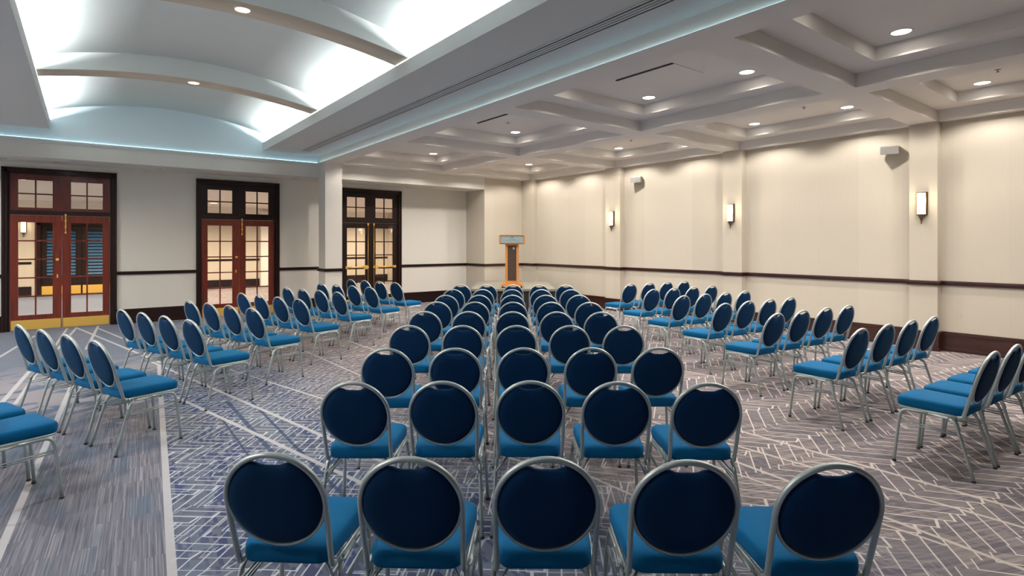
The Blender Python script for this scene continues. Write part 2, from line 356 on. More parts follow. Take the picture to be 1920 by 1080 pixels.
# column at the end of the soffit
b = MB(); b.box(4.50, 4.91, 13.16, 13.62, 0, ZC)
struct(b.build('pillar', 'paper2'), 'pale square column between the second and third doors', 'pillar')
PIL = [(-0.5, -0.1, ''), (2.89, 3.27, ''), (6.20, 6.63, ''), (9.48, 9.98, ''), (12.93, YH, '')]
PLAB = ['beige wall pillar beside the photographer outside the picture', 'beige wall pillar nearest the right edge of the photo, carrying largest sconce', 'beige wall pillar carrying the middle sconce on right wall',
        'beige wall pillar carrying the farthest and smallest sconce', 'beige corner pillar without a sconce right of the lectern']
for (a, c, _), lb in zip(PIL, PLAB):
    b = MB(); b.box(XP, XR, a, c, 0, ZC); struct(b.build('pillar', 'paper'), lb, 'pillar')

# ------------------------------------------------------------------ coffered ceiling
XB = [(XE, 4.85), (7.60, 7.98), (10.72, XR)]
COL = [(4.85, 7.60), (7.98, 10.72)]
ROW = [(YB, -0.50)] + [(BEAMS[i][1], BEAMS[i + 1][0]) for i in range(4)]
Z1, Z2 = 3.82, 3.985
b = MB()
for a, c in XB: b.box(a, c, YB, YH, ZC, Z1)
for a, c in BEAMS:
    for x0, x1 in COL: b.box(x0, x1, a, c, ZC, Z1)
IN = 0.335
xs = [XE, COL[0][0] + IN, COL[0][1] - IN, COL[1][0] + IN, COL[1][1] - IN, XR]
for i in range(0, 6, 2): b.box(xs[i], xs[i + 1], YB, YH, Z1, Z2)
for x0, x1 in COL:
    ys = [YB]
    for r in ROW: ys += [r[0] + IN, r[1] - IN]
    ys.append(YH)
    for i in range(0, len(ys), 2): b.box(x0 + IN, x1 - IN, ys[i], ys[i + 1], Z1, Z2)
b.box(XE, XR, YB, YH, Z2, Z2 + 0.06)
struct(b.build('ceiling_coffers', 'ceil'), 'off-white coffered ceiling with stepped square recesses over right half', 'ceiling')

# ------------------------------------------------------------------ vaulted ceiling
VX0, VX1 = -0.53, 3.18; VC = (VX0 + VX1) / 2
LIP = 4.0
for nm, poly in (('ceiling_soffit', [(VX1, ZS), (XE, ZS), (XE, ZS + 0.06), (VX1 + 0.10, ZS + 0.06), (VX1 + 0.05, LIP), (VX1, LIP)]),
                 ('ceiling_soffit', [(XL, ZS), (VX0, ZS), (VX0, LIP), (VX0 - 0.05, LIP), (VX0 - 0.10, ZS + 0.06), (XL, ZS + 0.06)])):
    b = MB(); b.prism_y(poly, YB, YH)
    struct(b.build(nm, 'soff'), 'grey flat soffit with a long air slot right of the vault' if poly[0][0] > 0 else 'grey flat soffit left of the lit vault', 'ceiling')
def arc(xa, xb, z0, k, n=28): return [(xa + (xb - xa) * i / n, z0 - k * (xa + (xb - xa) * i / n - VC) ** 2) for i in range(n + 1)]
bot = arc(VX0 - 0.46, VX1 + 0.46, 4.49, 0.083); top = [(x, z + 0.08) for x, z in bot]
b = MB(); b.strip_y(top, bot, YB, YH)
for x, s_ in ((bot[0][0], -1), (bot[-1][0], 1)): b.box(x, x + 0.05 * s_, YB, YH, ZS + 0.05, bot[0][1] + 0.08)
struct(b.build('ceiling_vault', 'vault'), 'white barrel vaulted ceiling washed by hidden cove light', 'ceiling')
RLAB = ['arched beige rib of the vault behind the photographer', 'arched beige vault rib just above the photographer', 'arched beige vault rib reaching the top edge of the photo, nearer rib', 'arched beige vault rib farther away, second from the door wall']
for (a, c), lb in zip(BEAMS[:4], RLAB):
    b = MB(); rb = arc(VX0, VX1, 4.205, 0.056); rt = [(x, 4.50 - 0.083 * (x - VC) ** 2) for x, _ in rb]
    b.strip_y(rt, rb, a, c); b.mi = [0 if (k_ % 4) < 2 else 1 for k_ in range(len(b.mi))]; struct(b.build('ceiling_rib', ['rib', 'vault']), lb, 'ceiling rib')  # side faces take vault white to carry the cove glow
# header moulding (visible left part) and along the step
b = MB(); b.bbox(XL, 4.50, YH - 0.045, YH, 3.60, 3.645, 0.006); b.bbox(XL, 4.50, YH - 0.025, YH, 3.575, 3.60, 0.004)
struct(b.build('trim_1', 'soff'), 'thin grey crown moulding along the header above the doors', 'moulding')
b = MB(); b.bbox(XE - 0.045, XE, YB, YH - 0.045, 3.635, 3.647, 0.003)
struct(b.build('trim_8', 'ceil'), 'thin ledge along the step between soffit and coffered ceiling', 'moulding')
b = MB(); b.box(XE - 0.032, XE - 0.020, YB + 0.1, YH - 0.06, 3.647, 3.653)
tag(b.build('cove_light', 'led2'), 'hidden cyan light strip along the step beside the coffered ceiling', 'light strip', 'light strips hidden on the mouldings')
b = MB(); b.box(XL + 0.1, XE - 0.06, YH - 0.032, YH - 0.020, 3.645, 3.651)
tag(b.build('cove_light', 'led2'), 'hidden cyan light strip on top of the header moulding', 'light strip', 'light strips hidden on the mouldings')

# ------------------------------------------------------------------ cove light strips in the vault troughs
SEG = [(YB + 0.1, BEAMS[0][0] - 0.05)] + [(BEAMS[i][1] + 0.05, BEAMS[i + 1][0] - 0.05) for i in range(3)] + [(BEAMS[3][1] + 0.05, YH - 0.15)]
names = ['behind the photographer', 'above the photographer', 'in the vault bay nearest the camera', 'in the second vault bay', 'in the vault bay by the doors']
for i, (a, c) in enumerate(SEG):
    if i == 0: continue
    for x, sd in ((VX0 - 0.24, 'left'), (VX1 + 0.24, 'right')):
        b = MB(); b.bbox(x - 0.03, x + 0.03, a, c, ZS + 0.062, ZS + 0.10, 0.004)
        tag(b.build('cove_light', 'led'), 'hidden white light strip on the %s side %s' % (sd, names[i]), 'light strip', 'light strips hidden in the vault coves')

# ------------------------------------------------------------------ wainscot rail and baseboards
def run_right(b, sec):      # sec: list of (protrusion, z0, z1)
    for p, z0, z1 in sec:
        y = YB
        for a, c, _ in PIL:
            if a > y: b.bbox(XR - p, XR, y, a - 0.0, z0, z1, 0.004)
            b.bbox(XP - p, XP, a - p, min(c + p, YH), z0, z1, 0.004)
            b.bbox(XP - p * 0.5, XR, a - p, a, z0, z1, 0.003)
            if c + p < YH: b.bbox(XP - p * 0.5, XR, c, c + p, z0, z1, 0.003)
            y = c
RAIL = [(0.030, 1.045, 1.115), (0.045, 1.075, 1.105)]; BASE = [(0.022, 0.0, 0.26), (0.034, 0.26, 0.31), (0.03, 0.0, 0.05)]
b = MB(); run_right(b, RAIL); struct(b.build('trim_2', 'trim'), 'dark mahogany chair rail stepping around the pillars of the right wall', 'chair rail')
b = MB(); run_right(b, BASE); struct(b.build('baseboard_right', 'trim'), 'tall dark mahogany baseboard of the right wall', 'baseboard')
def run_x(b, x0, x1, y, sec):
    for p, z0, z1 in sec: b.bbox(x0, x1, y - p, y, z0, z1, 0.004)
def run_side(b, x, y0, y1, sec):
    for p, z0, z1 in sec: b.bbox(x - p, x, y0, y1, z0, z1, 0.004)
CAS = 0.055
gaps = [XL] + [q for c in DOORS for q in (c - DW - CAS, c + DW + CAS)] + [9.3]
for nm, sec, m_, lb, ct in (('trim_3', RAIL, 'dark', 'nearly black chair rail between the doors of the pale wall', 'chair rail'), ('baseboard_doors', BASE, 'dark', 'nearly black baseboard between the glazed doors', 'baseboard')):
    b = MB()
    for i in range(0, len(gaps), 2): run_x(b, gaps[i], gaps[i + 1], YW, sec)
    run_side(b, 9.3, YH, YW, sec)
    struct(b.build(nm, m_), lb, ct)
for nm, sec, lb, ct in (('trim_4', RAIL, 'dark chair rail on the short wall behind the lectern', 'chair rail'), ('baseboard_corner', BASE, 'dark baseboard of the short wall behind the stage', 'baseboard')):
    b = MB(); run_x(b, 9.3 - sec[0][0], XP - 0.05, YH, sec); struct(b.build(nm, 'trim'), lb, ct)
b = MB()
for p, z0, z1 in RAIL: b.bbox(4.50 - p, 4.91 + p, 13.16 - p, 13.62 + p, z0, z1, 0.004)
struct(b.build('trim_5', 'dark'), 'dark chair rail wrapped round the square column', 'chair rail')
b = MB()
for p, z0, z1 in BASE: b.bbox(4.50 - p, 4.91 + p, 13.16 - p, 13.62 + p, z0, z1, 0.004)
struct(b.build('baseboard_column', 'dark'), 'dark baseboard wrapped round the square column', 'baseboard')

# ------------------------------------------------------------------ glazed double doors
def glazed(b, x0, x1, z0, z1, nx, nz, y0, y1, t=0.027):   # glazing bars of one light
    for i in range(1, nx): x = x0 + (x1 - x0) * i / nx; b.bbox(x - t / 2, x + t / 2, y0, y1, z0, z1, 0.004)
    for j in range(1, nz): z = z0 + (z1 - z0) * j / nz; b.bbox(x0, x1, y0, y1, z - t / 2, z + t / 2, 0.004)
def frame(b, x0, x1, z0, z1, gx0, gx1, gz0, gz1, y0, y1):
    b.bbox(x0, gx0, y0, y1, z0, z1, 0.003); b.bbox(gx1, x1, y0, y1, z0, z1, 0.003)
    b.bbox(gx0, gx1, y0, y1, z0, gz0, 0.003); b.bbox(gx0, gx1, y0, y1, gz1, z1, 0.003)
DLAB = ['leftmost glazed mahogany double door with brass kick plates', 'middle glazed mahogany double door left of the square column', 'glazed double door with brass push bars right of the square column']
for i, c in enumerate(DOORS):
    t = empty('door_%d' % (i + 1), (c, YW, 0)); struct(t, DLAB[i], 'door')
    b = MB()   # casing, jambs and transom bar
    for s in (-1, 1):
        b.bbox(s * (DW - 0.035), s * (DW + CAS), -0.035, 0.0, 0, DH + CAS, 0.006); b.bbox(s * (DW - 0.06), s * DW, 0.0, 0.15, 0, DH, 0.003)
        b.bbox(s * (DW + 0.015), s * (DW + CAS), -0.050, -0.03, 0, DH + CAS, 0.004)
    b.bbox(-DW - CAS, DW + CAS, -0.035, 0.0, DH - 0.035, DH + CAS, 0.006); b.bbox(-DW - CAS, DW + CAS, -0.050, -0.03, DH + 0.015, DH + CAS, 0.004)
    b.bbox(-DW, DW, 0.0, 0.15, DH - 0.06, DH, 0.003); b.bbox(-DW + 0.06, DW - 0.06, -0.005, 0.10, 2.275, 2.36, 0.005)
    b.build('door_frame', 'dark', t)
    b = MB()   # transom lights
    for s in (-1, 1):
        a, e = sorted((s * 0.145, s * 0.665)); o1, o2 = sorted((0.0, s * 0.79))
        frame(b, o1, o2, 2.36, DH - 0.06, a, e, 2.42, 2.965, 0.02, 0.07); glazed(b, a, e, 2.42, 2.965, 2, 2, 0.03, 0.06)
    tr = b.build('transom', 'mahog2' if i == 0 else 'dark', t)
    b = MB(); b.box(-0.665, -0.145, 0.042, 0.046, 2.42, 2.965); b.box(0.145, 0.665, 0.042, 0.046, 2.42, 2.965); tag(b.build('glass_pane', 'glass', tr))
    for s in (-1, 1):
        a, e = sorted((s * 0.145, s * 0.665)); o1, o2 = sorted((s * 0.004, s * 0.785))
        b = MB(); frame(b, o1, o2, 0.012, 2.27, a, e, 0.30, 2.13, 0.015, 0.062); glazed(b, a, e, 0.30, 2.13, 2, 5, 0.025, 0.052)
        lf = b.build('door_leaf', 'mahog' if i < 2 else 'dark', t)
        b = MB(); b.box(a, e, 0.036, 0.040, 0.30, 2.13); b.build('glass_pane', 'glass', lf)
        b = MB(); b.bbox(o1 + 0.012, o2 - 0.012, 0.010, 0.016, 0.016, 0.205, 0.002)
        for q in ((o1 + 0.05), (o2 - 0.05)): b.lathe([(0.0, 0.0), (0.006, 0.0)], (q, 0.009, 0.11), 8)
        b.build('kick_plate', 'brass', lf)
        b = MB()
        if i == 2:
            b.tube([(s * 0.17, -0.045, 1.07), (s * 0.70, -0.045, 1.07)], 0.022, 0.014, 10, ref=Vector((0, 0, 1)))
            b.bbox(*sorted((s * 0.11, s * 0.20)), -0.055, 0.016, 1.02, 1.12, 0.006); b.bbox(*sorted((s * 0.66, s * 0.73)), -0.05, 0.016, 1.035, 1.105, 0.006)
            b.build('push_bar', 'brass', lf)
            b = MB(); b.tube([(s * 0.085, -0.012, 0.06), (s * 0.085, -0.012, 2.24)], 0.006, None, 8)
            for zz in (0.08, 1.07, 2.24): b.bbox(s * 0.085 - 0.018, s * 0.085 + 0.018, -0.024, 0.016, zz - 0.03, zz + 0.03, 0.004)
            b.build('vertical_rod', 'brass', lf)
        else:
            if s < 0:
                b.tube([(-0.07, 0.015, 1.39), (-0.07, -0.03, 1.39)], 0.010, None, 8, ref=Vector((0, 0, 1))); b.bbox(-0.095, -0.045, -0.055, -0.028, 1.365, 1.415, 0.010)
                b.bbox(-0.082, -0.058, 0.0085, 0.015, 1.02, 1.09, 0.003); b.build('door_knob', 'brass', lf)
            else:
                b.tube([(0.060, -0.004, 1.92), (0.060, -0.004, 2.30)], 0.010, None, 8)
                for zz in (1.93, 2.05, 2.17, 2.29): b.bbox(0.045, 0.075, -0.020, 0.016, zz - 0.018, zz + 0.018, 0.004)
                b.build('flush_bolt', 'brass', lf)

# ------------------------------------------------------------------ foyer beyond the doors
FZ = 3.02
b = MB(); b.box(XL, -1.3, 24.0, 24.2, 0, FZ + 0.1); b.box(1.05, 16.0, 24.0, 24.2, 0, FZ + 0.1); b.box(-1.3, 1.05, 24.0, 24.2, 2.40, FZ + 0.1)
struct(b.build('wall_foyer', 'paper'), 'warm beige foyer wall seen through the door glass', 'wall')
b = MB(); b.box(XL - 0.2, XL, YW + 0.15, 24.2, 0, FZ + 0.1); b.box(11.1, 11.3, YW + 0.15, 24.2, 0, FZ + 0.1)
struct(b.build('wall_foyer_end', 'paper'), 'beige end walls of the foyer outside the picture', 'wall')
b = MB(); b.box(XL, 11.1, YW + 0.15, 24.2, FZ + 0.1, FZ + 0.2)
struct(b.build('ceiling_foyer', 'ceil'), 'pale foyer ceiling seen through the transoms', 'ceiling')
b = MB(); b.bbox(XL, 11.1, 23.90, 24.0, FZ - 0.04, FZ + 0.1, 0.01); b.bbox(XL, 11.1, 23.94, 24.0, FZ - 0.12, FZ - 0.04, 0.01)
struct(b.build('trim_6', 'ceil'), 'pale crown moulding of the foyer seen through the transoms', 'moulding')
for nm, sec, lb, ct in (('trim_7', RAIL, 'dark chair rail of the foyer seen through the glass', 'chair rail'), ('baseboard_foyer', BASE, 'dark baseboard of the foyer seen through the glass', 'baseboard')):
    b = MB(); run_x(b, XL, -1.42, 24.0, sec); run_x(b, 1.17, 11.1, 24.0, sec); struct(b.build(nm, 'dark'), lb, ct)
b = MB(); b.box(5.55, 5.95, 23.75, 24.0, 0, FZ); struct(b.build('pillar', 'paper2'), 'pale pilaster on the foyer wall seen through middle door', 'pillar')
b = MB(); b.box(XL, 11.1, 25.6, 25.7, 0, 3.0)
struct(b.build('wall_beyond', 'black'), 'dark wall behind the shuttered foyer doors', 'wall')
b = MB(); b.box(-2.4, 2.2, 24.2, 25.6, -0.1, 0.0)
struct(b.build('floor_lobby', 'brown'), 'dark floor behind the foyer doors', 'floor')
t = empty('door_4', (-0.12, 24.0, 0)); struct(t, 'dark glazed double door with blue shutters across the foyer', 'door')
b = MB()
for s in (-1, 1): b.bbox(s * 1.07, s * 1.20, -0.05, 0.12, 0, 2.48, 0.006)
b.bbox(-1.2, 1.2, -0.05, 0.12, 2.33, 2.48, 0.006); b.build('door_frame', 'dark', t)
for s in (-1, 1):
    a, e = sorted((s * 0.16, s * 0.92)); o1, o2 = sorted((s * 0.005, s * 1.07))
    b = MB(); frame(b, o1, o2, 0.01, 2.33, a, e, 0.62, 2.16, 0.02, 0.07); lf = b.build('door_leaf', 'dark', t)
    b = MB()
    for k in range(14): z = 0.66 + k * 0.108; b.add([(a, 0.03, z), (e, 0.03, z), (e, 0.075, z + 0.075), (a, 0.075, z + 0.075)], [(0, 1, 2, 3)]); b.bbox(a, e, 0.03, 0.04, z - 0.006, z + 0.006, 0.002)
    b.build('shutter_slats', 'blue', lf)
    b = MB(); b.bbox(o1 + 0.02, o2 - 0.02, 0.008, 0.02, 0.02, 0.30, 0.003); b.build('kick_plate', 'brass', lf)
def lamp_data(name, typ, energy, col, size=0.05, spot=None, blend=0.5):
    l = bpy.data.lights.new(name, typ); l.energy = energy; l.color = col
    if typ in ('SPOT', 'POINT'): l.shadow_soft_size = size
    if typ == 'SPOT': l.spot_size = R(spot); l.spot_blend = blend
    if typ == 'AREA': l.shape = 'DISK'; l.size = size
    return l
foyl = lamp_data('foyer_fill_light', 'SPOT', P_FOYER, (1.0, 0.80, 0.60), 0.12, 160, 0.6)  # unseen lamps added to brighten the foyer
fb = [(-2.5, 17.5), (-2.5, 21.5), (0.5, 17.5), (0.5, 21.5), (3.5, 17.5), (3.5, 21.5), (6.5, 17.5), (6.5, 21.5), (9.5, 21.9), (9.5, 17.5)]
for k, (x, y) in enumerate(fb):
    t = empty('foyer_fill_lamp', (x, y, FZ + 0.1)); tag(t, 'added unseen fill lamp on the foyer ceiling, %s' % ['far left front', 'far left back', 'front opposite left door', 'back opposite left door', 'front opposite middle door', 'back opposite middle door', 'front opposite right door', 'back opposite right door', 'at the right end back', 'at the right end front'][k], 'fill lamp', 'added foyer fill lamps')
    b = MB(); b.disc((0, 0, -0.012), 0.11); b.build('lens', 'lampwarm', t)
    b = MB(); b.lathe([(0.11, -0.012), (0.14, -0.016), (0.15, 0.0)], (0, 0, 0), 24); b.build('trim_ring', 'white', t)
    lo = bpy.data.objects.new('bulb_light', foyl); C.objects.link(lo); lo.parent = t; lo.location = (0, 0, -0.05)

# ------------------------------------------------------------------ recessed downlights
def make_downlight(lens, power, col, r, spot):
    t = empty('recessed_downlight', (0, 0, 0))
    b = MB(); b.disc((0, 0, -0.004), r * 0.86, 28); b.build('lens', lens, t)
    b = MB(); b.lathe([(r * 0.86, -0.003), (r * 0.9, -0.008), (r, -0.007), (r * 1.06, 0.0)], (0, 0, 0), 28); b.build('trim_ring', 'white', t)
    if power:
        l = lamp_data('downlight_lamp', 'SPOT', power, col, 0.07, spot, 0.35)
        lo = bpy.data.objects.new('lamp_light', l); C.objects.link(lo); lo.parent = t; lo.location = (0, 0, -0.02)
    return t
dl = make_downlight('lamp', P_DOWN, (1.0, 0.92, 0.82), 0.105, 139)
rown = ['behind the photographer', 'nearest the camera', 'second from the camera', 'third from the camera', 'farthest from the camera']
first = True
for ri, (y0, y1) in enumerate(ROW):
    for ci, (x0, x1) in enumerate(COL):
        for yy, fn in ((y0 + 0.69, 'near'), (y1 - 0.69, 'far')):
            for xx, xn in ((x0 + 0.64, 'left'), (x1 - 0.64, 'right')):
                if ri == 0: continue      # the lamps behind the photographer are off
                o = dl if first else copy_tree(dl); first = False
                o.location = (xx, yy, Z2)
                tag(o, 'lit round downlight, %s %s corner of coffer %s, %s column' % (fn, xn, rown[ri], 'left' if ci == 0 else 'wall-side'), 'downlight', 'downlights in the ceiling coffers')
ribz = 4.205
rl = make_downlight('lampwarm', P_RIB, (1.0, 0.74, 0.46), 0.085, 150)
for k, (i, lb) in enumerate([(2, 'warm lit downlight in the nearer vault rib at top edge'), (3, 'warm lit downlight in the farther vault rib')]):
    o = rl if k == 0 else copy_tree(rl); a, c = BEAMS[i]; o.location = (VC, (a + c) / 2, ribz - 0.002); tag(o, lb, 'downlight', 'downlights in the vault ribs')
soffit_fill = make_downlight('lamp', 380.0, (1.0, 0.97, 0.93), 0.09, 155)  # added fill lamps, out of view, to brighten the left side
for k in range(2, 6):
    o = soffit_fill if k == 2 else copy_tree(soffit_fill); o.location = (-2.9, -2.4 + k * 2.9, ZS)
    tag(o, 'added fill downlight in the left soffit, outside the picture, %s from the door wall' % ['sixth', 'fifth', 'fourth', 'third', 'second', 'first'][k], 'downlight', 'added fill lamps in the left soffit')
ul = make_downlight('lampoff', 0, None, 0.075, 0)
for k, (x, y, z, lb) in enumerate([(-1.22, 13.98, ZSOF, 'unlit downlight above left jamb of the leftmost door'), (-0.45, 13.98, ZSOF, 'unlit downlight above the middle of leftmost door'),
        (1.26, 13.98, ZSOF, 'unlit downlight above the wall between left and middle doors'), (4.05, 13.98, ZSOF, 'unlit downlight just left of the square column'), (7.06, 13.98, ZSOF, 'unlit downlight above the right jamb of the push bar door'),
        (-1.15, 11.6, ZS, 'unlit downlight in the grey soffit left of vault')]):
    o = ul if k == 0 else copy_tree(ul); o.location = (x, y, z); tag(o, lb, 'downlight', 'unlit downlights in the soffits')

# long air slot in the soffit
t = empty('air_slot', (3.96, 4.5, ZS)); tag(t, 'long black linear air slot running along the grey soffit', 'air vent')
b = MB(); b.box(-0.085, 0.085, -8.4, 8.4, -0.003, 0.0); b.build('slot_backing', 'grille', t)
b = MB()
for x in (-0.095, -0.0435, 0.0, 0.0435, 0.095):
    hw = 0.013 if abs(x) < 0.09 else 0.012
    b.box(x - hw, x + hw, -8.41, 8.41, -0.008, -0.001)
b.build('slot_blades', 'soff', t)
# small ceiling fittings in the coffers
for k, (x, y, lb) in enumerate([(5.89, 4.80, 'flat access panel with dark slot in the second left-column coffer'), (5.88, 8.25, 'flat access panel with dark slot in the third left-column coffer')]):
    t = empty('ceiling_panel', (x, y, Z2)); tag(t, lb, 'ceiling panel', 'ceiling access panels')
    b = MB(); b.bbox(-0.02, 0.64, -0.47, 0.47, -0.008, 0.0, 0.003); b.build('panel', 'ceil', t)
    b = MB(); b.box(-0.035, 0.0, -0.47, 0.47, -0.012, -0.002); b.build('slot', 'grille', t)
for x, y, lb in [(6.27, 8.3, 'tiny dark sprinkler head in the third left-column coffer'), (9.48, 1.91, 'tiny sprinkler head in nearest wall-side coffer'), (9.51, 4.4, 'tiny sprinkler head in second wall-side coffer'), (9.5, 8.1, 'tiny sprinkler head in third wall-side coffer'), (6.2, 11.4, 'tiny sprinkler head in farthest left-column coffer')]:
    b = MB(); b.lathe([(0.0, -0.035), (0.022, -0.035), (0.022, -0.030), (0.008, -0.028), (0.008, -0.006), (0.035, -0.004), (0.038, 0.0)], (x, y, Z2), 14)
    tag(b.build('sprinkler_head', 'spk'), lb, 'sprinkler', 'ceiling sprinklers')

# ------------------------------------------------------------------ wall sconces
def make_sconce():
    t = empty('wall_sconce', (XP, 0, 2.35), 0)
    prof = [(-0.062, 0.0)] + [(-0.058 * math.cos(a), -0.055 - 0.035 * math.sin(a)) for a in [math.pi * k / 10 for k in range(11)]] + [(0.062, 0.0)]
    def half(z0, z1, g=1.0, mi=0):
        n = len(prof); v = [(p[1] * g, p[0] * g, z0) for p in prof] + [(p[1] * g, p[0] * g, z1) for p in prof]
        return v, [tuple(range(n)), tuple(range(2 * n - 1, n - 1, -1))] + [(i, (i + 1) % n, (i + 1) % n + n, i + n) for i in range(n)]
    b = MB(); b.add(*half(-0.168, 0.168, 0.94)); b.build('glass_shade', 'shade', t)
    b = MB(); b.add(*half(0.168, 0.180, 1.04)); b.add(*half(-0.180, -0.168, 1.04))
    for y in (-0.062, 0.062): b.bbox(-0.055, 0.0, y - 0.004, y + 0.004, -0.175, 0.175, 0.001)
    b.bbox(-0.008, 0.0, -0.075, 0.075, -0.19, 0.19, 0.002); b.build('metal_frame', 'bronze', t)
    b = MB(); b.lathe([(0.0, -0.33), (0.007, -0.325), (0.010, -0.30), (0.008, -0.285), (0.020, -0.25), (0.042, -0.20), (0.045, -0.18)], (-0.045, 0, 0), 14); b.build('finial', 'bronze', t)
    l = lamp_data('sconce_lamp', 'POINT', P_SCONCE, (1.0, 0.78, 0.5), 0.05)
    lo = bpy.data.objects.new('bulb_light', l); C.objects.link(lo); lo.parent = t; lo.location = (-0.16, 0, 0.05)
    return t
sc = make_sconce()
for k, (y, lb) in enumerate([(3.09, 'lit glass wall sconce on the nearest pillar, largest of three'), (6.43, 'lit glass wall sconce on the middle pillar'), (9.74, 'lit glass wall sconce on the farthest sconce pillar')]):
    o = sc if k == 0 else copy_tree(sc); o.location = (XP, y, 2.35); tag(o, lb, 'wall lamp', 'wall sconces on the pillars')
o = copy_tree(sc); o.location = (-1.62, 24.0, 2.25); o.rotation_euler = (0, 0, R(90)); tag(o, 'small lit sconce on the foyer wall seen through leftmost door', 'wall lamp', 'wall sconces in the foyer')
# wall speakers
for k, (y, s, lb) in enumerate([(3.62, 1.0, 'small grey speaker high on right wall beside nearest sconce pillar'), (9.05, 1.0, 'small grey speaker high on right wall beside the farthest sconce')]):
    t = empty('wall_speaker', (XR, y, 3.33), 0); tag(t, lb, 'speaker', 'wall speakers')
    b = MB(); b.bbox(-0.20, -0.07, -0.13, 0.13, -0.07, 0.07, 0.012); c_ = b.build('speaker_body', 'spk', t); c_.rotation_euler = (0, R(-14), R(22)); c_.location = (0.0, 0, -0.01)
    b = MB(); b.bbox(-0.08, 0.0, -0.02, 0.02, -0.02, 0.02, 0.003); b.bbox(-0.01, 0.0, -0.04, 0.04, -0.05, 0.05, 0.002); b.build('bracket', 'black', t)
t = empty('wall_outlet', (XR, 2.66, 0.60)); tag(t, 'small outlet plate low on the right wall by nearest pillar', 'outlet')
b = MB(); b.bbox(-0.006, 0, -0.035, 0.035, -0.057, 0.057, 0.002); b.build('cover_plate', 'paper', t)
b = MB(); b.bbox(-0.008, -0.005, -0.016, 0.016, -0.035, -0.006, 0.001); b.bbox(-0.008, -0.005, -0.016, 0.016, 0.006, 0.035, 0.001); b.build('socket', 'paper', t)

# ------------------------------------------------------------------ stage and lectern
SH = 0.62; x_, y_ = cw(0.03, 14.70)
t = empty('stage_platform', (x_, y_, 0), -TH); tag(t, 'low stage platform with pale top and black skirt under the lectern', 'stage')
SW, SD = 1.02, 1.38
b = MB(); b.bbox(-SW + 0.015, SW - 0.015, -SD + 0.015, SD - 0.015, SH - 0.05, SH, 0.003); b.build('stage_top', 'grey', t)
b = MB()
for s in (-1, 1): b.bbox(s * SW - 0.015, s * SW + 0.015, -SD, SD, SH - 0.05, SH + 0.004, 0.003)
for s in (-1, 1): b.bbox(-SW, SW, s * SD - 0.015, s * SD + 0.015, SH - 0.05, SH + 0.004, 0.003)
b.build('edge_frame', 'alu', t)
b = MB(); n = 120; pts = []
per = [(-SW, -SD), (SW, -SD), (SW, SD), (-SW, SD)]
for k in range(4):
    p, q = Vector(per[k]), Vector(per[(k + 1) % 4]); m_ = int((q - p).length / 0.03); nn = Vector(((q - p).y, -(q - p).x)).normalized()
    for j in range(m_): pts.append(p.lerp(q, j / m_) * 0.985 + nn * 0.008 * math.sin(j * math.pi / 1.5))
n = len(pts); b.add([(p.x, p.y, 0.0) for p in pts] + [(p.x, p.y, SH - 0.05) for p in pts], [(i, (i + 1) % n, (i + 1) % n + n, i + n) for i in range(n)], 0, True); b.build('skirt', 'skirt', t)

x_, y_ = cw(0.0, 13.80)
t = empty('lectern', (x_, y_, SH + 0.004), -TH); tag(t, 'wooden lectern with pale nameplate standing on the stage', 'lectern')
b = MB(); b.bbox(-0.285, 0.285, -0.21, 0.21, 0.045, 0.085, 0.010); b.bbox(-0.24, 0.24, -0.18, 0.18, 0.085, 0.12, 0.008); b.build('base', 'oak', t)
for xx in (-0.23, 0.23):
    for yy in (-0.15, 0.15):
        b = MB(); b.tube([(xx - 0.012, yy, 0.022), (xx + 0.012, yy, 0.022)], 0.022, None, 14, ref=Vector((0, 0, 1))); b.bbox(xx - 0.02, xx + 0.02, yy - 0.02, yy + 0.02, 0.036, 0.046, 0.002); b.build('caster', 'black', t)
b = MB()
for s in (-1, 1): b.bbox(s * 0.105, s * 0.165, -0.14, 0.14, 0.12, 1.07, 0.012)
b.bbox(-0.105, 0.105, -0.13, -0.10, 0.12, 0.17, 0.004); b.build('side_post', 'oak', t)
b = MB(); b.bbox(-0.108, 0.108, -0.115, 0.10, 0.17, 1.03, 0.003); b.build('front_panel', 'brown', t)
b = MB(); b.bbox(0.020, 0.065, -0.122, -0.114, 0.945, 0.995, 0.002); tag(b.build('badge', 'plate', t), 'small pale square badge')
b = MB()   # reading box: flared sides, sloping top
for s in (-1, 1):
    b.bbox(*sorted((s * 0.285, s * 0.32)), -0.24, 0.20, 1.08, 1.30, 0.010)
b.bbox(-0.30, 0.30, -0.20, 0.18, 1.07, 1.10, 0.006); b.bbox(-0.29, 0.29, -0.235, -0.205, 1.285, 1.305, 0.005)
b.bbox(-0.15, 0.15, -0.13, 0.13, 1.03, 1.08, 0.006)
b.add([(-0.29, -0.20, 1.285), (0.29, -0.20, 1.285), (0.29, 0.19, 1.20), (-0.29, 0.19, 1.20), (-0.29, -0.20, 1.26), (0.29, -0.20, 1.26), (0.29, 0.19, 1.175), (-0.29, 0.19, 1.175)],
      [(0, 1, 2, 3), (7, 6, 5, 4), (0, 4, 5, 1), (2, 6, 7, 3), (1, 5, 6, 2), (0, 3, 7, 4)])
b.build('reading_desk', 'oak', t)
b = MB(); b.bbox(-0.285, 0.285, -0.215, -0.205, 1.10, 1.285, 0.002); pn = b.build('nameplate', 'plate', t)
b = MB()   # tiny crest above two lines of small lettering, too small to read in the photograph
b.bbox(-0.022, 0.022, -0.218, -0.214, 1.232, 1.240, 0.0005); b.bbox(-0.012, 0.012, -0.218, -0.214, 1.240, 1.262, 0.0005); b.bbox(-0.030, -0.018, -0.218, -0.214, 1.225, 1.248, 0.0005); b.bbox(0.018, 0.030, -0.218, -0.214, 1.225, 1.248, 0.0005)
rnd = random.Random(3)
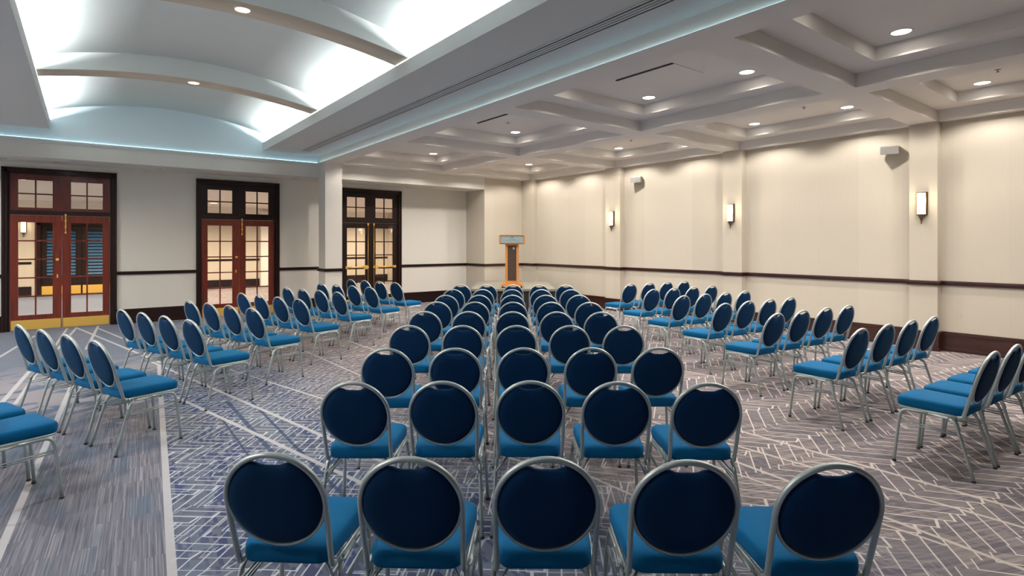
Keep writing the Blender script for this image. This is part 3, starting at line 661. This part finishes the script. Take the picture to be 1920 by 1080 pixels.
for z, x0, x1, h in ((1.185, -0.075, 0.075, 0.018), (1.150, -0.165, 0.165, 0.013)):
    xx = x0
    while xx < x1:
        wd = rnd.uniform(0.006, 0.011); b.bbox(xx, min(xx + wd, x1), -0.218, -0.214, z, z + h * rnd.uniform(0.7, 1.0), 0.0004); xx += wd + rnd.choice((0.004, 0.004, 0.010))
b.build('crest_and_lettering', 'ink', pn)

# ------------------------------------------------------------------ banquet chair
TL = R(15.5); Y0, Z0 = -0.185, 0.462
def bp(x, w, n=0.0):      # point on the tilted back plane: x across, w up the back, n forward
    return (x, Y0 - w * math.sin(TL) + n * math.cos(TL), Z0 + w * math.cos(TL) + n * math.sin(TL))
NB = Vector((0, math.cos(TL), math.sin(TL)))
def make_chair():
    t = empty('banquet_chair', (0, 0, 0))
    # seat cushion
    def rr(inset):
        hx, hy, r0 = 0.205 - inset, 0.222 - inset, 0.062 - inset * 0.5
        r0 = max(r0, 0.012); pts = []
        for cx, cy, a0 in ((1, 1, 0), (-1, 1, 90), (-1, -1, 180), (1, -1, 270)):
            for k in range(7):
                a = R(a0 + 15 * k); pts.append((cx * (hx - r0) + r0 * math.cos(a), cy * (hy - r0) + r0 * math.sin(a)))
        return [(x * (0.94 + 0.06 * (y / 0.22)), y + 0.032) for x, y in pts]
    b = MB(); rings = [(0.020, 0.438), (0.004, 0.442), (0.0, 0.452), (-0.002, 0.472), (0.0, 0.494), (0.005, 0.505), (0.014, 0.512), (0.035, 0.517), (0.08, 0.521), (0.14, 0.523)]
    vs_ = []; n = 28
    for ins, z in rings: vs_ += [(x, y, z) for x, y in rr(ins)]
    fs = [(i * n + k, i * n + (k + 1) % n, (i + 1) * n + (k + 1) % n, (i + 1) * n + k) for i in range(len(rings) - 1) for k in range(n)]
    fs += [tuple(range(n - 1, -1, -1)), tuple(range((len(rings) - 1) * n, len(rings) * n))]
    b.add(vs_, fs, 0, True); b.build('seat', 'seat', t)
    # back cushion with the hand-hold dip at the top
    WC, A, B = 0.268, 0.1855, 0.194
    def outline(sc, n=56):
        out = []
        for k in range(n):
            a = 2 * math.pi * k / n; x = A * math.cos(a); wv = B * math.sin(a)
            if wv > 0: wv -= 0.036 * math.exp(-(x / 0.062) ** 4)
            out.append((x * sc, WC + wv * sc))
        return out
    b = MB(); n = 56; prof = [(0.0, -0.024), (0.45, -0.0235), (0.75, -0.021), (0.90, -0.016), (0.97, -0.008), (1.0, 0.0), (0.97, 0.010), (0.90, 0.020), (0.75, 0.029), (0.45, 0.035), (0.0, 0.037)]
    vs_ = [bp(0, WC, prof[0][1])]
    for s, d in prof[1:-1]: vs_ += [bp(x, w_, d) for x, w_ in outline(s)]
    vs_.append(bp(0, WC, prof[-1][1])); m_ = len(prof) - 2
    fs = [(0, 1 + (k + 1) % n, 1 + k) for k in range(n)] + [(1 + i * n + k, 1 + i * n + (k + 1) % n, 1 + (i + 1) * n + (k + 1) % n, 1 + (i + 1) * n + k) for i in range(m_ - 1) for k in range(n)]
    fs += [(1 + (m_ - 1) * n + k, 1 + (m_ - 1) * n + (k + 1) % n, len(vs_) - 1) for k in range(n)]
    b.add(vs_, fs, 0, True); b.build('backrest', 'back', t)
    # back frame: hoop, lower ring, posts
    b = MB(); ea, eb = 0.1925, 0.202
    hoop = [bp(0.188, 0.0), bp(0.1895, 0.08), bp(0.192, 0.17)] + [bp(ea * math.cos(a), WC + eb * math.sin(a)) for a in [math.pi * k / 28 for k in range(29)]] + [bp(-0.192, 0.17), bp(-0.1895, 0.08), bp(-0.188, 0.0)]
    low = [(-0.188, -0.180, 0.445), (-0.189, -0.168, 0.435), (-0.190, -0.150, 0.431)]
    path = [(-x, y, z) for x, y, z in reversed(low)] + hoop + low
    b.tube(path, 0.0125, 0.0108, 12, ref=NB)
    b.tube([bp(0.189 * math.cos(a), WC + 0.200 * math.sin(a)) for a in [math.pi + R(6) + (math.pi - R(12)) * k / 28 for k in range(29)]], 0.010, 0.0080, 8, ref=NB)
    b.build('back_frame', 'steel', t)
    # seat frame: rails under the cushion and cross bars
    b = MB()
    rail = [(0.190, -0.150, 0.431), (0.194, 0.0, 0.432), (0.198, 0.16, 0.434), (0.190, 0.215, 0.434), (0.165, 0.238, 0.434), (0.0, 0.244, 0.434)]
    b.tube(rail + [(-x, y, z) for x, y, z in reversed(rail[:-1])], 0.009, 0.008, 8)
    for y in (-0.11, 0.15): b.tube([(-0.2, y, 0.425), (0.2, y, 0.425)], 0.008, None, 8)
    for s in (-1, 1): b.tube([(s * 0.205, -0.165, 0.345), (s * 0.13, -0.11, 0.425)], 0.006, None, 6)
    b.build('seat_frame', 'steel', t)
    # four legs, each curving into the side rail
    fl = [(0.226, 0.250, 0.012), (0.220, 0.242, 0.12), (0.212, 0.228, 0.27), (0.205, 0.219, 0.355), (0.203, 0.210, 0.390), (0.202, 0.192, 0.410), (0.201, 0.165, 0.418), (0.201, 0.03, 0.418)]
    rl_ = [(0.222, -0.250, 0.012), (0.215, -0.218, 0.12), (0.208, -0.175, 0.27), (0.204, -0.150, 0.35), (0.202, -0.135, 0.388), (0.201, -0.112, 0.410), (0.201, -0.085, 0.418), (0.201, 0.03, 0.418)]
    for s in (-1, 1):
        for pp in (fl, rl_):
            b = MB(); b.tube([(s * x, y, z) for x, y, z in pp], 0.0115, 0.0110, 10, ref=Vector((0, 1, 0.2))); lg = b.build('leg', 'steel', t)
            b = MB(); f0 = pp[0]; b.lathe([(0.0, 0.0), (0.014, 0.0), (0.015, 0.010), (0.011, 0.016)], (s * f0[0], f0[1], 0.0), 10); b.build('foot_glide', 'glide', lg)
        b = MB()
        for dz in (0.0, 0.016): b.tube([(s * 0.209, 0.222, 0.315 + dz), (s * 0.206, -0.162, 0.305 + dz)], 0.0052, None, 6)
        b.build('stretcher', 'steel', t)
    return t
chair = make_chair(); used = [False]
def place(r, d, phi, label, group):
    """r, d: where the top of the back stands (metres right / ahead); phi: heading, degrees right of ahead"""
    o = copy_tree(chair) if used[0] else chair; used[0] = True
    fx, fy = math.sin(R(phi)), math.cos(R(phi)); X, Y = cw(r + 0.31 * fx, d + 0.31 * fy)
    o.location = (X, Y, 0); o.rotation_euler = (0, 0, -(TH + R(phi))); tag(o, label, 'chair', group)
ORD = ['first', 'second', 'third', 'fourth', 'fifth', 'sixth', 'seventh', 'eighth', 'ninth']
CPOS = ['leftmost', 'second from left', 'middle', 'second from right', 'rightmost']
G = 'chairs of the centre block'
for i, (r, d) in enumerate([(-0.905, 2.07), (-0.380, 2.03), (0.128, 2.028), (0.634, 1.998), (1.150, 1.968)]):
    place(r, d, [3.5, 2, 0.5, 1, -1][i], 'large blue oval-backed chair in the foreground row, %s of five' % CPOS[i], G)
for i, (r, d) in enumerate([(-0.900, 3.138), (-0.396, 3.150), (0.105, 3.157), (0.598, 3.138), (1.105, 3.112)]):
    place(r, d, 0.8, 'blue oval-backed chair in centre block second row from camera, %s' % CPOS[i], G)
CR = [(0.086, 4.163, 0.512, 1.0), (0.041, 5.308, 0.515, -0.6), (0.006, 6.398, 0.510, -2.0), (0.013, 7.461, 0.513, -1.9), (0.007, 8.476, 0.509, 0.2), (-0.001, 9.528, 0.507, -1.5), (0.021, 10.631, 0.502, -2.5)]
for j, (r, d, sp, an) in enumerate(CR):
    for i in range(5):
        k = i - 2; lb = 'blue oval-backed chair in centre block %s row from camera, %s' % (ORD[j + 2], CPOS[i])
        if j == 6: lb = 'blue oval-backed chair in centre row closest to the stage, %s' % CPOS[i]
        place(r + k * sp * math.cos(R(an)), d + k * sp * math.sin(R(an)), -an, lb, G)
SPOS = ['on the centre aisle', 'second in from the centre aisle', 'third in from the centre aisle', 'farthest from the centre aisle']
LR = [(-4.068, 4.928, 0.542, -32), (-3.997, 6.179, 0.533, -34), (-3.825, 7.235, 0.524, -35), (-3.675, 8.375, 0.531, -37), (-3.465, 9.548, 0.529, -39), (-3.201, 10.584, 0.522, -39), (-2.975, 11.774, 0.519, -40)]
G = 'chairs of the left block'
for i in range(2): place(-3.49 - i * 0.54 * math.cos(R(31)), 3.35 + i * 0.54 * math.sin(R(31)), 31, 'blue chair cut off at lower left edge, %s' % ['nearer one showing its seat', 'farther one mostly hidden'][i], G)
for j, (r, d, sp, an) in enumerate(LR):
    for i in range(4):
        k = 1.5 - i
        place(r + k * sp * math.cos(R(an)), d + k * sp * math.sin(R(an)), -an, 'blue oval-backed chair in left block %s row from camera, %s' % (ORD[j + 1], SPOS[i]), G)
RR_ = [(3.915 + 0.251 * math.cos(R(33)), 4.312 + 0.251 * math.sin(R(33)), 0.502, 34), (3.888, 5.555, 0.523, 33), (3.647, 6.679, 0.517, 32.5), (3.449, 7.733, 0.509, 33), (3.246, 8.834, 0.518, 33.5), (3.104, 10.009, 0.525, 33), (2.993, 11.313, 0.524, 33)]
G = 'chairs of the right block'
for j, (r, d, sp, an) in enumerate(RR_):
    for i in range(4):
        k = i - 1.5
        place(r + k * sp * math.cos(R(an)), d + k * sp * math.sin(R(an)), -an, 'blue oval-backed chair in right block %s row from camera, %s' % (ORD[j], SPOS[i]), G)
